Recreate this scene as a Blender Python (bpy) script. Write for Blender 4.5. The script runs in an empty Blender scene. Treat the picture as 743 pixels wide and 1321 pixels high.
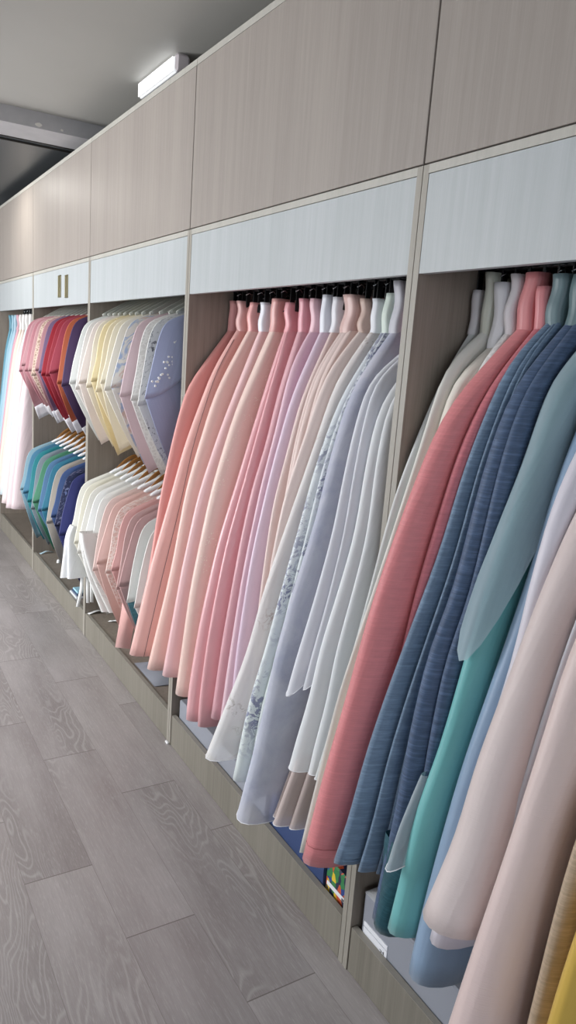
import bpy, math, random
from mathutils import Vector, Matrix
random.seed(7)
S = bpy.context.scene
COL = S.collection
PI = math.pi

# ------------------------------------------------------------------ camera
CH = 1.6
RR = Vector((0.858386, -0.507893, 0.072233))
RU = Vector((0.043574, 0.212479, 0.976194))
RF = Vector((0.51115, 0.834804, -0.204521))
FPX, CX, CY = 947.23, 371.5, 660.5
cam_d = bpy.data.cameras.new('camera')
cam = bpy.data.objects.new('camera', cam_d)
COL.objects.link(cam)
M3 = Matrix((RR, RU, -RF)).transposed()
cam.matrix_world = Matrix.Translation((0, 0, CH)) @ M3.to_4x4()
cam_d.sensor_fit = 'VERTICAL'
cam_d.sensor_height = 24.0
cam_d.lens = FPX / 1321.0 * 24.0
cam_d.clip_start = 0.02
S.camera = cam


def ray(px, py):
    return RR * ((px - CX) / FPX) - RU * ((py - CY) / FPX) + RF


def at_y(px, py, y):
    v = ray(px, py)
    t = y / v.y
    return v.x * t, CH + v.z * t


def at_x(px, py, x):
    v = ray(px, py)
    t = x / v.x
    return v.y * t, CH + v.z * t


def pix(x, y, z):
    p = Vector((x, y, z - CH))
    w = p.dot(RF)
    return CX + FPX * p.dot(RR) / w, CY - FPX * p.dot(RU) / w


# ------------------------------------------------------------------ helpers
def lin(h):
    h = h.lstrip('#')
    o = []
    for i in (0, 2, 4):
        c = int(h[i:i + 2], 16) / 255
        o.append(c / 12.92 if c <= .04045 else ((c + .055) / 1.055) ** 2.4)
    return (o[0], o[1], o[2], 1)


class MB:
    """collects shapes; build() links them as one mesh object"""
    def __init__(self):
        self.v, self.f, self.uv = [], [], {}

    def quad_grid(self, rows, close_u=False, uvs=None):
        b = len(self.v)
        n = len(rows[0])
        for r in rows:
            self.v += [tuple(p) for p in r]
        if uvs:
            for i, r in enumerate(uvs):
                for j, u in enumerate(r):
                    self.uv[b + i * n + j] = u
        m = n if close_u else n - 1
        for i in range(len(rows) - 1):
            for j in range(m):
                k = (j + 1) % n
                self.f.append((b + i * n + j, b + i * n + k, b + (i + 1) * n + k, b + (i + 1) * n + j))
        return b

    def cap(self, idx):
        self.f.append(tuple(idx))

    def box(self, x0, x1, y0, y1, z0, z1, bev=0.0):
        if bev <= 0:
            b = len(self.v)
            self.v += [(x, y, z) for x in (x0, x1) for y in (y0, y1) for z in (z0, z1)]
            for q in ((0, 1, 3, 2), (4, 6, 7, 5), (0, 4, 5, 1), (2, 3, 7, 6), (0, 2, 6, 4), (1, 5, 7, 3)):
                self.f.append(tuple(b + i for i in q))
            return
        xs, ys, zs = (x0, x1), (y0, y1), (z0, z1)
        b = len(self.v)
        ids = {}
        for i in (0, 1):
            for j in (0, 1):
                for k in (0, 1):
                    sx, sy, sz = (bev if i == 0 else -bev), (bev if j == 0 else -bev), (bev if k == 0 else -bev)
                    for a, p in enumerate(((xs[i], ys[j] + sy, zs[k] + sz), (xs[i] + sx, ys[j], zs[k] + sz), (xs[i] + sx, ys[j] + sy, zs[k]))):
                        ids[i, j, k, a] = len(self.v)
                        self.v.append(p)
        g = lambda i, j, k, a: ids[i, j, k, a]
        for i in (0, 1):
            q = [g(i, 0, 0, 0), g(i, 0, 1, 0), g(i, 1, 1, 0), g(i, 1, 0, 0)]
            self.f.append(tuple(q if i == 0 else q[::-1]))
            q = [g(0, i, 0, 1), g(1, i, 0, 1), g(1, i, 1, 1), g(0, i, 1, 1)]
            self.f.append(tuple(q if i == 0 else q[::-1]))
            q = [g(0, 0, i, 2), g(0, 1, i, 2), g(1, 1, i, 2), g(1, 0, i, 2)]
            self.f.append(tuple(q if i == 0 else q[::-1]))
        for i in (0, 1):
            for j in (0, 1):
                self.f.append((g(i, j, 0, 0), g(i, j, 1, 0), g(i, j, 1, 1), g(i, j, 0, 1)))
                self.f.append((g(i, 0, j, 0), g(i, 1, j, 0), g(i, 1, j, 2), g(i, 0, j, 2)))
                self.f.append((g(0, i, j, 1), g(1, i, j, 1), g(1, i, j, 2), g(0, i, j, 2)))
                for k in (0, 1):
                    self.f.append((g(i, j, k, 0), g(i, j, k, 1), g(i, j, k, 2)))

    def tube(self, pts, r, n=8, caps=True, flat=1.0):
        pts = [Vector(p) for p in pts]
        rows = []
        for i, p in enumerate(pts):
            t = (pts[min(i + 1, len(pts) - 1)] - pts[max(i - 1, 0)]).normalized()
            a = Vector((0, 1, 0)) if abs(t.y) < .9 else Vector((1, 0, 0))
            u = t.cross(a).normalized()
            w = t.cross(u)
            rr = r[i] if isinstance(r, (list, tuple)) else r
            rows.append([p + u * (rr * math.cos(2 * PI * k / n)) + w * (rr * flat * math.sin(2 * PI * k / n)) for k in range(n)])
        b = self.quad_grid(rows, True)
        if caps:
            self.cap([b + k for k in range(n)][::-1])
            e = b + (len(rows) - 1) * n
            self.cap([e + k for k in range(n)])

    def strip(self, pts, wv, th):
        """a flat ribbon along pts, width vector wv, thickness th"""
        rows = []
        for p, w in zip(pts, wv):
            p, w = Vector(p), Vector(w)
            nrm = w.cross(Vector((0, 0, 1))) if abs(w.normalized().z) < .9 else Vector((1, 0, 0))
            if nrm.length < 1e-6:
                nrm = Vector((1, 0, 0))
            nrm = nrm.normalized() * th / 2
            rows.append([p - w / 2 - nrm, p + w / 2 - nrm, p + w / 2 + nrm, p - w / 2 + nrm])
        b = self.quad_grid(rows, True)
        self.cap([b, b + 1, b + 2, b + 3])
        e = b + (len(rows) - 1) * 4
        self.cap([e + 3, e + 2, e + 1, e])

    def build(self, name, mat, parent=None, smooth=True, origin=None, flip=True, weld=False):
        me = bpy.data.meshes.new(name)
        o = parent.location if parent is not None and parent.parent is None else Vector((0, 0, 0))
        if parent is not None and parent.parent is not None:
            o = parent.parent.location + parent.location
        if origin is not None:
            o = Vector(origin)
        me.from_pydata([(p[0] - o[0], p[1] - o[1], p[2] - o[2]) for p in self.v], [], self.f)
        if self.uv:
            ul = me.uv_layers.new(name='UVMap')
            for lp in me.loops:
                ul.data[lp.index].uv = self.uv.get(lp.vertex_index, (0, 0))
        me.materials.append(mat)
        if smooth:
            for p in me.polygons:
                p.use_smooth = True
        me.update()
        ob = bpy.data.objects.new(name, me)
        COL.objects.link(ob)
        if flip:
            import bmesh
            bm = bmesh.new()
            bm.from_mesh(me)
            if weld:
                bmesh.ops.remove_doubles(bm, verts=bm.verts, dist=.0004)
            bmesh.ops.recalc_face_normals(bm, faces=bm.faces)
            bm.to_mesh(me)
            bm.free()
        if parent is not None:
            ob.parent = parent
        elif origin is not None:
            ob.location = origin
        return ob


def tag(o, label, cat, group=None):
    o['label'] = label
    o['category'] = cat
    if group:
        o['group'] = group
    return o


def thing(name, loc, label, cat, group=None):
    o = bpy.data.objects.new(name, None)
    o.empty_display_size = .05
    COL.objects.link(o)
    o.location = loc
    return tag(o, label, cat, group)


def structure(o):
    o['kind'] = 'structure'
    return o


def copy_tree(o, parent=None):
    c = o.copy()
    COL.objects.link(c)
    if parent is not None:
        c.parent = parent
    for ch in list(o.children):
        copy_tree(ch, c)
    return c


def smoothstep(t):
    t = max(0., min(1., t))
    return t * t * (3 - 2 * t)


def lerp(a, b, t):
    return a + (b - a) * t


def interp(xs, ys, x):
    if x <= xs[0]:
        return ys[0]
    for i in range(len(xs) - 1):
        if x <= xs[i + 1]:
            t = (x - xs[i]) / max(1e-9, xs[i + 1] - xs[i])
            return ys[i] + (ys[i + 1] - ys[i]) * t
    return ys[-1]


# ------------------------------------------------------------------ materials
class NT:
    def __init__(self, name):
        self.m = bpy.data.materials.new(name)
        self.m.use_nodes = True
        self.t = self.m.node_tree
        self.t.nodes.clear()
        self.out = self.n('ShaderNodeOutputMaterial')
        self.p = self.n('ShaderNodeBsdfPrincipled')
        self.l(self.p.outputs[0], self.out.inputs[0])

    def n(self, kind, **kw):
        nd = self.t.nodes.new(kind)
        for k, v in kw.items():
            setattr(nd, k, v)
        return nd

    def l(self, a, b):
        self.t.links.new(a, b)

    def vmath(self, op, a, b=None):
        nd = self.n('ShaderNodeVectorMath', operation=op)
        for i, q in enumerate((a, b)):
            if q is None:
                continue
            if hasattr(q, 'is_linked'):
                self.l(q, nd.inputs[i])
            else:
                nd.inputs[i].default_value = q
        return nd.outputs[0]

    def math(self, op, a, b=None, c=None):
        nd = self.n('ShaderNodeMath', operation=op)
        for i, q in enumerate((a, b, c)):
            if q is None:
                continue
            if hasattr(q, 'is_linked'):
                self.l(q, nd.inputs[i])
            else:
                nd.inputs[i].default_value = q
        return nd.outputs[0]

    def noise(self, vec, scale, detail=3, rough=.5, dist=0.):
        nd = self.n('ShaderNodeTexNoise')
        nd.inputs['Scale'].default_value = scale
        nd.inputs['Detail'].default_value = detail
        nd.inputs['Roughness'].default_value = rough
        nd.inputs['Distortion'].default_value = dist
        self.l(vec, nd.inputs['Vector'])
        return nd.outputs[0]

    def ramp(self, fac, stops):
        nd = self.n('ShaderNodeValToRGB')
        el = nd.color_ramp.elements
        while len(el) < len(stops):
            el.new(.5)
        for e, (p, c) in zip(el, stops):
            e.position = p
            e.color = c if len(c) == 4 else (*c, 1)
        self.l(fac, nd.inputs[0])
        return nd.outputs[0]

    def mix(self, fac, a, b, mode='MIX'):
        nd = self.n('ShaderNodeMix', data_type='RGBA', blend_type=mode)
        for k, q in ((0, fac), (6, a), (7, b)):
            if hasattr(q, 'is_linked'):
                self.l(q, nd.inputs[k])
            else:
                nd.inputs[k].default_value = q
        return nd.outputs[2]

    def set(self, **kw):
        for k, v in kw.items():
            s = self.p.inputs[k.replace('_', ' ')]
            if hasattr(v, 'is_linked'):
                self.l(v, s)
            else:
                s.default_value = v
        return self

    def bump(self, h, strength=.2, dist=.01):
        nd = self.n('ShaderNodeBump')
        nd.inputs['Strength'].default_value = strength
        nd.inputs['Distance'].default_value = dist
        self.l(h, nd.inputs['Height'])
        self.l(nd.outputs[0], self.p.inputs['Normal'])

    def pos(self):
        return self.n('ShaderNodeNewGeometry').outputs['Position']

    def uv(self):
        return self.n('ShaderNodeTexCoord').outputs['UV']


def plain(name, h, rough=.5, metal=0., spec=.5):
    t = NT(name)
    t.set(Base_Color=lin(h), Roughness=rough, Metallic=metal)
    t.p.inputs['Specular IOR Level'].default_value = spec
    return t.m


def laminate(name, h1, h2, rough=.38, spec=.5):
    """vertical fine straight grain"""
    t = NT(name)
    p = t.pos()
    a = t.noise(t.vmath('MULTIPLY', p, (60, 60, 1.2)), 1.0, 4, .6)
    b = t.noise(t.vmath('MULTIPLY', p, (330, 330, 9)), 1.0, 2, .6)
    c = t.noise(t.vmath('MULTIPLY', p, (7, 7, .35)), 1.0, 2, .5)
    g = t.math('ADD', t.math('MULTIPLY', a, .45), t.math('ADD', t.math('MULTIPLY', b, .25), t.math('MULTIPLY', c, .30)))
    col = t.ramp(g, [(.36, lin(h1)), (.62, lin(h2))])
    t.set(Base_Color=col, Roughness=rough)
    t.p.inputs['Specular IOR Level'].default_value = spec
    t.bump(b, .05, .002)
    return t.m


M = {}
M['door'] = laminate('laminate_door', '#8b837d', '#989089', .5, .25)
M['panel'] = laminate('laminate_panel', '#7c7268', '#93897e', .42)  # laminate darkened, shade inside the bays is put into its colour
M['fascia'] = laminate('laminate_fascia', '#a2a7a8', '#aeb2b4', .45, .3)
M['kick'] = laminate('laminate_kick', '#716c62', '#837e74', .5, .3)  # shaded copy of the laminate, toe-kick shade mixed into the tone
M['edge'] = laminate('edge_band', '#a5a29a', '#b0ada5', .45, .3)
M['stile'] = laminate('stile_edge', '#8f8a81', '#9a958b', .45, .3)
M['handle'] = plain('bronze_handle', '#8c8466', .35, .8)
M['dark'] = plain('dark_recess', '#2a2723', .6)
M['black'] = plain('black_plastic', '#101012', .35)
M['steel'] = plain('chrome_steel', '#c4c6c8', .18, 1.0)
M['rail'] = plain('dark_rail', '#4a4a4c', .3, .9)
M['clear'] = plain('grey_translucent_plastic', '#9a9c94', .2)
M['woodhang'] = plain('varnished_wood', '#96652f', .35)
M['white'] = plain('white_plastic', '#f0f1f2', .35)
M['label'] = plain('white_paper', '#e6e7ec', .5)
M['ink'] = plain('black_ink', '#1c1c20', .6)
M['greybox'] = plain('grey_felt', '#8c8f98', .85)
M['greylid'] = plain('grey_felt_lid', '#b4b7c0', .85)
M['bluebag'] = plain('navy_fabric', '#2b3f6b', .75)
M['white_cloth'] = plain('white_cotton', '#eff0ef', .8)
M['film'] = None
t = NT('clear_film')
t.set(Base_Color=lin('#e8eaec'), Roughness=.15, Alpha=.45)
M['film'] = t.m


def floor_mat():
    t = NT('vinyl_plank')
    p = t.pos()
    sx = t.n('ShaderNodeSeparateXYZ')
    t.l(p, sx.inputs[0])
    W, L = .2045, .995
    r = t.math('DIVIDE', t.math('SUBTRACT', sx.outputs[0], -.01 + .205 * 0), W)
    row = t.math('FLOOR', r)
    fx = t.math('SUBTRACT', r, row)
    q = t.math('ADD', t.math('DIVIDE', t.math('SUBTRACT', sx.outputs[1], 2.005), L), t.math('DIVIDE', t.math('SUBTRACT', row, 2), 3.0))
    cell = t.math('FLOOR', q)
    fy = t.math('SUBTRACT', q, cell)
    cb = t.n('ShaderNodeCombineXYZ')
    t.l(row, cb.inputs[0])
    t.l(cell, cb.inputs[1])
    wn = t.n('ShaderNodeTexWhiteNoise', noise_dimensions='2D')
    t.l(cb.outputs[0], wn.inputs['Vector'])
    rnd = wn.outputs['Value']
    off = t.vmath('MULTIPLY', wn.outputs['Color'], (13, 17, 5))
    base = t.vmath('ADD', p, off)
    # cathedral grain: contour lines of a stretched noise
    n1 = t.noise(t.vmath('MULTIPLY', base, (7.0, 1.5, 1)), 1.0, 2, .45, .3)
    rings = t.math('FRACT', t.math('MULTIPLY', n1, 26.0))
    rings = t.math('ABSOLUTE', t.math('SUBTRACT', rings, .5))
    fine = t.noise(t.vmath('MULTIPLY', base, (160, 6, 1)), 1.0, 4, .65)
    fine2 = t.noise(t.vmath('MULTIPLY', base, (420, 30, 1)), 1.0, 2, .6)
    blot = t.noise(t.vmath('MULTIPLY', base, (6, 1.6, 1)), 1.0, 3, .55)
    mask = t.ramp(t.noise(t.vmath('MULTIPLY', base, (5, .9, 1)), 1.0, 1, .5), [(.47, (0, 0, 0)), (.6, (1, 1, 1))])
    col = t.ramp(fine, [(.3, lin('#9b9492')), (.7, lin('#b1abaa'))])
    col = t.mix(.5, col, t.ramp(blot, [(.3, lin('#887f7d')), (.7, lin('#b9b3b2'))]))
    col = t.mix(t.math('MULTIPLY', mask, .35), col, lin('#87807d'))
    rl = t.ramp(rings, [(.28, (0, 0, 0)), (.46, (1, 1, 1))])
    col = t.mix(t.math('MULTIPLY', mask, t.math('MULTIPLY', rl, .34)), col, lin('#cbc6c5'))
    col = t.mix(t.math('MULTIPLY', t.ramp(fine2, [(.55, (0, 0, 0)), (.7, (1, 1, 1))]), .3), col, lin('#d0cbca'))
    tone = t.ramp(rnd, [(0, (.88, .88, .88)), (1, (1.0, 1.0, 1.0))])
    col = t.mix(1.0, col, tone, 'MULTIPLY')
    gx = t.math('LESS_THAN', t.math('MINIMUM', fx, t.math('SUBTRACT', 1, fx)), .0045)
    gy = t.math('LESS_THAN', t.math('MINIMUM', fy, t.math('SUBTRACT', 1, fy)), .0018)
    seam = t.math('MAXIMUM', t.math('MULTIPLY', gx, .45), t.math('MULTIPLY', gy, .8))
    col = t.mix(seam, col, lin('#6b635e'))
    t.set(Base_Color=col, Roughness=.33)
    t.p.inputs['Specular IOR Level'].default_value = .45
    t.bump(fine, .08, .002)
    return t.m


def fabric(name, h, h2=None, slub=0., sheer=0., rough=.55, sheen=.25, pattern=None, pcols=(), gloss=.3, weave=0., dens=0.):
    t = NT(name)
    uv = t.uv()
    col = lin(h)
    c2 = lin(h2) if h2 else col
    base = t.mix(t.ramp(t.noise(t.vmath('MULTIPLY', uv, (3, 1.2, 1)), 1.0, 2, .5), [(.35, (0, 0, 0)), (.65, (1, 1, 1))]), col, c2)
    if slub > 0:
        s = t.noise(t.vmath('MULTIPLY', uv, (9, 330, 1)), 1.0, 3, .7)
        s2 = t.noise(t.vmath('MULTIPLY', uv, (22, 120, 1)), 1.0, 2, .6)
        k = t.math('MULTIPLY', t.math('ADD', s, s2), .5)
        light = tuple(min(1, c * (1 + slub) + .03 * slub) for c in col[:3]) + (1,)
        dark = tuple(c * (1 - .6 * slub) for c in col[:3]) + (1,)
        base = t.ramp(k, [(.38, dark), (.5, col), (.62, light)])
    if pattern == 'floral':
        # scattered sprigs: blotches gated by a second, larger noise
        a = t.noise(t.vmath('MULTIPLY', uv, (34, 30, 1)), 1.0, 5, .7, 1.6)
        g = t.noise(t.vmath('MULTIPLY', uv, (5, 5, 1)), 1.0, 1, .5)
        k = t.math('MULTIPLY', t.ramp(a, [(.55 - dens, (0, 0, 0)), (.59 - dens, (1, 1, 1))]), t.ramp(g, [(.46 - dens, (0, 0, 0)), (.58 - dens, (1, 1, 1))]))
        g2 = t.noise(t.vmath('MULTIPLY', uv, (7, 7, 3)), 1.0, 1, .5)
        pc = t.mix(t.ramp(g2, [(.45, (0, 0, 0)), (.55, (1, 1, 1))]), lin(pcols[0]), lin(pcols[-1]))
        base = t.mix(t.math('MULTIPLY', k, .85), base, pc)
    elif pattern == 'marble':
        a = t.noise(t.vmath('MULTIPLY', uv, (9, 7, 1)), 1.0, 5, .6, 1.0)
        base = t.mix(t.ramp(a, [(.4, (0, 0, 0)), (.7, (1, 1, 1))]), base, lin(pcols[0]))
    elif pattern == 'lace':
        vo = t.n('ShaderNodeTexVoronoi', feature='DISTANCE_TO_EDGE')
        t.l(t.vmath('MULTIPLY', uv, (55, 55, 1)), vo.inputs['Vector'])
        vo.inputs['Scale'].default_value = 1.0
        base = t.mix(t.ramp(vo.outputs['Distance'], [(.05, (1, 1, 1)), (.16, (0, 0, 0))]), base, lin(pcols[0]))
    elif pattern == 'glitter':
        vo = t.n('ShaderNodeTexVoronoi')
        t.l(t.vmath('MULTIPLY', uv, (110, 90, 1)), vo.inputs['Vector'])
        vo.inputs['Scale'].default_value = 1.0
        g = t.noise(t.vmath('MULTIPLY', uv, (14, 3, 1)), 1.0, 2, .6)
        k = t.math('MULTIPLY', t.math('LESS_THAN', vo.outputs['Distance'], .22), t.ramp(g, [(.5, (0, 0, 0)), (.6, (1, 1, 1))]))
        base = t.mix(t.math('MULTIPLY', k, .7), base, lin(pcols[0]))
    elif pattern == 'prints':
        a = t.noise(t.vmath('MULTIPLY', uv, (11, 11, 1)), 1.0, 3, .6, .8)
        b = t.noise(t.vmath('ADD', t.vmath('MULTIPLY', uv, (9, 9, 1)), (5, 3, 0)), 1.0, 3, .6, .8)
        base = t.mix(t.ramp(a, [(.54, (0, 0, 0)), (.6, (1, 1, 1))]), base, lin(pcols[0]))
        base = t.mix(t.ramp(b, [(.57, (0, 0, 0)), (.62, (1, 1, 1))]), base, lin(pcols[-1]))
    t.set(Base_Color=base, Roughness=rough)
    t.p.inputs['Specular IOR Level'].default_value = gloss
    t.p.inputs['Sheen Weight'].default_value = sheen
    t.p.inputs['Sheen Roughness'].default_value = .4
    # soft vertical crease lines plus weave
    cr = t.noise(t.vmath('MULTIPLY', uv, (38, 1.1, 1)), 1.0, 2, .5)
    if weave > 0:
        wv = t.noise(t.vmath('MULTIPLY', uv, (30, 420, 1)), 1.0, 2, .5)
        cr = t.math('ADD', cr, t.math('MULTIPLY', wv, weave))
    t.bump(cr, .22, .012)
    if sheer > 0:
        lw = t.n('ShaderNodeLayerWeight')
        lw.inputs['Blend'].default_value = .35
        a = t.math('ADD', 1 - sheer, t.math('MULTIPLY', lw.outputs['Facing'], sheer * .85))
        t.l(a, t.p.inputs['Alpha'])
    else:
        tr = t.n('ShaderNodeBsdfTranslucent')
        if hasattr(base, 'is_linked'):
            t.l(base, tr.inputs[0])
        mx = t.n('ShaderNodeMixShader')
        mx.inputs[0].default_value = .12
        t.l(t.p.outputs[0], mx.inputs[1])
        t.l(tr.outputs[0], mx.inputs[2])
        t.l(mx.outputs[0], t.out.inputs[0])
    return t.m


# ------------------------------------------------------------------ room
D = 1.0932                       # wardrobe fronts
YB = [0.055, 1.332, 2.604, 3.882, 5.196, 6.48]
ZF, ZS, ZT, ZK = 1.802, 2.0276, 2.5867, .1344
XB = D + .62
CEIL = 2.72
X0, X1, Y0, Y1 = -2.7, XB + .04, -2.6, 7.6

b = MB(); b.box(X0, X1, Y0, Y1, -.05, 0)
structure(b.build('floor', floor_mat(), smooth=False))
mc = NT('ceiling_paint')
cn = mc.noise(mc.pos(), 1.3, 3, .5)
mc.set(Base_Color=mc.ramp(cn, [(.3, lin('#a3a29d')), (.7, lin('#abaaa5'))]), Roughness=.5)
M['ceil'] = mc.m
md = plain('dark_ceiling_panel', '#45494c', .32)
b = MB(); b.box(X0, X1, Y0, 4.15, CEIL, CEIL + .05)
structure(b.build('ceiling', M['ceil'], smooth=False))
b = MB(); b.box(X0, X1, 4.15, 4.42, 2.642, CEIL + .05)
mb_ = NT('beam_paint')
mb_.set(Base_Color=mb_.ramp(mb_.noise(mb_.pos(), 9, 4, .6), [(.3, lin('#a9a8aa')), (.7, lin('#b4b3b5'))]), Roughness=.6)
structure(b.build('trim_1', mb_.m, smooth=False))
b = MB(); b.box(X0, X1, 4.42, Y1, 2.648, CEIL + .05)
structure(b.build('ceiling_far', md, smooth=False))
b = MB(); b.box(X0, X1, 4.42, 4.428, 2.638, 2.648); b.box(X0, X1, 4.50, 4.508, 2.638, 2.648)
structure(b.build('trim_2', M['dark'], smooth=False))
# chipped paint on the beam's lower edge
for i, (px, py, w, h) in enumerate(((50, 161, .022, .012), (80, 168, .008, .006))):
    y_, = (4.147,)
    x_, z_ = at_y(px, py, y_)
    b = MB()
    pts = []
    for k in range(9):
        a = 2 * PI * k / 9
        rr = .7 + .3 * random.random()
        pts.append((x_ + w * rr * math.cos(a), z_ + h * rr * math.sin(a)))
    rows = [[(x, 4.1495, z) for x, z in pts], [(x, 4.146, z) for x, z in pts]]
    bb = b.quad_grid(rows, True)
    b.cap([bb + 9 + k for k in range(9)])
    tag(b.build('plaster_chip', plain('bare_plaster', '#d9d6cf', .8), smooth=False),
        ['larger pale chip of peeling paint on the ceiling beam', 'tiny pale paint chip on the ceiling beam nearer the cabinets'][i], 'paint chip')
wallm = plain('wall_paint', '#c2c0bb', .7)
b = MB(); b.box(X1, X1 + .1, Y0, Y1, 0, CEIL)
structure(b.build('wall_right', wallm, smooth=False))
b = MB(); b.box(X0, X1, Y1, Y1 + .1, 0, CEIL)
structure(b.build('wall_far', plain('dark_wall_paint', '#4a4b4d', .6), smooth=False))
# left wall with a long window band, shop front behind the camera
b = MB()
LW = [(.4, 1.9), (2.3, 3.8), (4.2, 5.7)]
ys = [Y0] + [v for w in LW for v in w] + [Y1]
for i in range(0, len(ys), 2):
    b.box(X0 - .1, X0, ys[i], ys[i + 1], 0, CEIL)
for w in LW:
    b.box(X0 - .1, X0, w[0], w[1], 0, .5); b.box(X0 - .1, X0, w[0], w[1], 2.45, CEIL)
structure(b.build('wall_left', wallm, smooth=False))
fm = plain('window_frame_paint', '#d0d0d0', .4)
gl = NT('window_glass')
gl.t.nodes.remove(gl.p)
tb = gl.n('ShaderNodeBsdfTransparent'); gb = gl.n('ShaderNodeBsdfGlossy'); gb.inputs['Roughness'].default_value = .02
mx = gl.n('ShaderNodeMixShader'); mx.inputs[0].default_value = .06
gl.l(tb.outputs[0], mx.inputs[1]); gl.l(gb.outputs[0], mx.inputs[2]); gl.l(mx.outputs[0], gl.out.inputs[0])


def window(n, x0, x1, y0, y1, z0, z1):
    b = MB()
    along_y = (y1 - y0) > (x1 - x0)
    f = .05
    if along_y:
        for a, c in ((y0, y0 + f), ((y0 + y1) / 2 - f / 2, (y0 + y1) / 2 + f / 2), (y1 - f, y1)):
            b.box(x0, x1, a, c, z0, z1)
        b.box(x0, x1, y0, y1, z0, z0 + f); b.box(x0, x1, y0, y1, z1 - f, z1)
    else:
        for a, c in ((x0, x0 + f), ((x0 + x1) / 2 - f / 2, (x0 + x1) / 2 + f / 2), (x1 - f, x1)):
            b.box(a, c, y0, y1, z0, z1)
        b.box(x0, x1, y0, y1, z0, z0 + f); b.box(x0, x1, y0, y1, z1 - f, z1)
    w = structure(b.build('window_%d' % n, fm, smooth=False))
    b = MB()
    if along_y:
        b.box((x0 + x1) / 2 - .003, (x0 + x1) / 2 + .003, y0 + f, y1 - f, z0 + f, z1 - f)
    else:
        b.box(x0 + f, x1 - f, (y0 + y1) / 2 - .003, (y0 + y1) / 2 + .003, z0 + f, z1 - f)
    b.build('glass_pane', gl.m, w, smooth=False)


for i, w in enumerate(LW):
    window(i + 1, X0 - .08, X0 - .02, w[0], w[1], .5, 2.45)
b = MB()
b.box(X0, -1.9, Y0 - .1, Y0, 0, CEIL); b.box(.9, X1, Y0 - .1, Y0, 0, CEIL)
b.box(-1.9, .9, Y0 - .1, Y0, 2.45, CEIL); b.box(-1.9, .9, Y0 - .1, Y0, 0, .3)
structure(b.build('wall_behind', wallm, smooth=False))
window(4, -1.9, .9, Y0 - .08, Y0 - .02, .3, 2.45)


def area(name, loc, rot, sx, sy, power, col):
    l = bpy.data.lights.new(name, 'AREA')
    l.shape = 'RECTANGLE'; l.size = sx; l.size_y = sy; l.energy = power; l.color = col
    o = bpy.data.objects.new(name, l)
    o.location = loc; o.rotation_euler = rot
    COL.objects.link(o)
    return o


LP = [2, 34, 300]
for i, w in enumerate(LW):
    area('window_daylight', (X0 - .14, (w[0] + w[1]) / 2, 1.47), (0, -PI / 2, 0), 1.95, w[1] - w[0], LP[i], (.97, .985, 1.0))
area('shopfront_daylight', (-.5, Y0 - .14, 1.75), (PI / 2, 0, 0), 2.8, 1.4, 44, (.86, .93, 1.0))
for lx, ly, pw in ((-1.3, .8, 2), (-1.3, 3.7, 30)):  # fill panels added out of view to brighten the floor from above
    t = thing('added_fill_panel', (lx, ly, CEIL - (.072 if ly > 4.2 else 0)), 'added unseen square fill panel %s' % {.8: 'nearest the camera, left of the aisle', 3.7: 'over the middle of the room, left of the aisle', 5.6: 'at the far end, left of the aisle'}[ly], 'ceiling light', 'added fill panels')
    b = MB(); b.box(lx - .31, lx + .31, ly - .31, ly + .31, CEIL - .012 - (.072 if ly > 4.2 else 0), CEIL - .0005 - (.072 if ly > 4.2 else 0), .003); b.build('frame', M['white'], t, smooth=False)
    area('added_fill_lamp', (lx, ly, CEIL - .02 - (.07 if ly > 4.2 else 0)), (0, 0, 0), .58, .58, pw, (.98, .985, 1))
t = thing('downlight', (.72, 5.42, 2.648), 'round downlight in the far ceiling close to the overhead cupboards', 'ceiling light')
b = MB()
rows = [[(.72 + r_ * math.cos(2 * PI * k / 28), 5.42 + r_ * math.sin(2 * PI * k / 28), z_) for k in range(28)] for r_, z_ in ((.06, 2.6478), (.075, 2.644), (.085, 2.6478))]
b.quad_grid(rows, True)
b.build('trim_ring', M['white'], t)
l_ = area('downlight_lamp', (.72, 5.42, 2.640), (0, 0, 0), .16, .16, 7, (1, .97, .9))
wd = bpy.data.worlds.new('world')
S.world = wd
wd.use_nodes = True
bg = wd.node_tree.nodes.get('Background') or wd.node_tree.nodes.new('ShaderNodeBackground')
bg.inputs[0].default_value = (.75, .85, 1.0, 1)
bg.inputs[1].default_value = 1.0

# ceiling batten above the cabinets
zb = 2.655
t = thing('batten_light', (1.18, 3.17, CEIL), 'short white batten light fixed to the ceiling above the cabinet tops', 'ceiling light')
b = MB(); b.box(1.155, 1.205, 2.965, 3.385, zb, CEIL - .0005, .008); b.build('housing', M['white'], t, smooth=False)
em = NT('lamp_diffuser'); em.set(Base_Color=lin('#ffffff'), Roughness=.4)
em.p.inputs['Emission Color'].default_value = (1, 1, 1, 1); em.p.inputs['Emission Strength'].default_value = .55
b = MB(); b.box(1.1505, 1.1548, 2.985, 3.38, zb + .006, CEIL - .006, .001); b.build('diffuser', em.m, t, smooth=False)
b = MB(); b.box(1.15, 1.21, 2.945, 2.965, zb - .002, CEIL - .0005, .01); b.build('end_cap', plain('pinkish_white_plastic', '#d9cfd2', .4), t, smooth=False)

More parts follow.
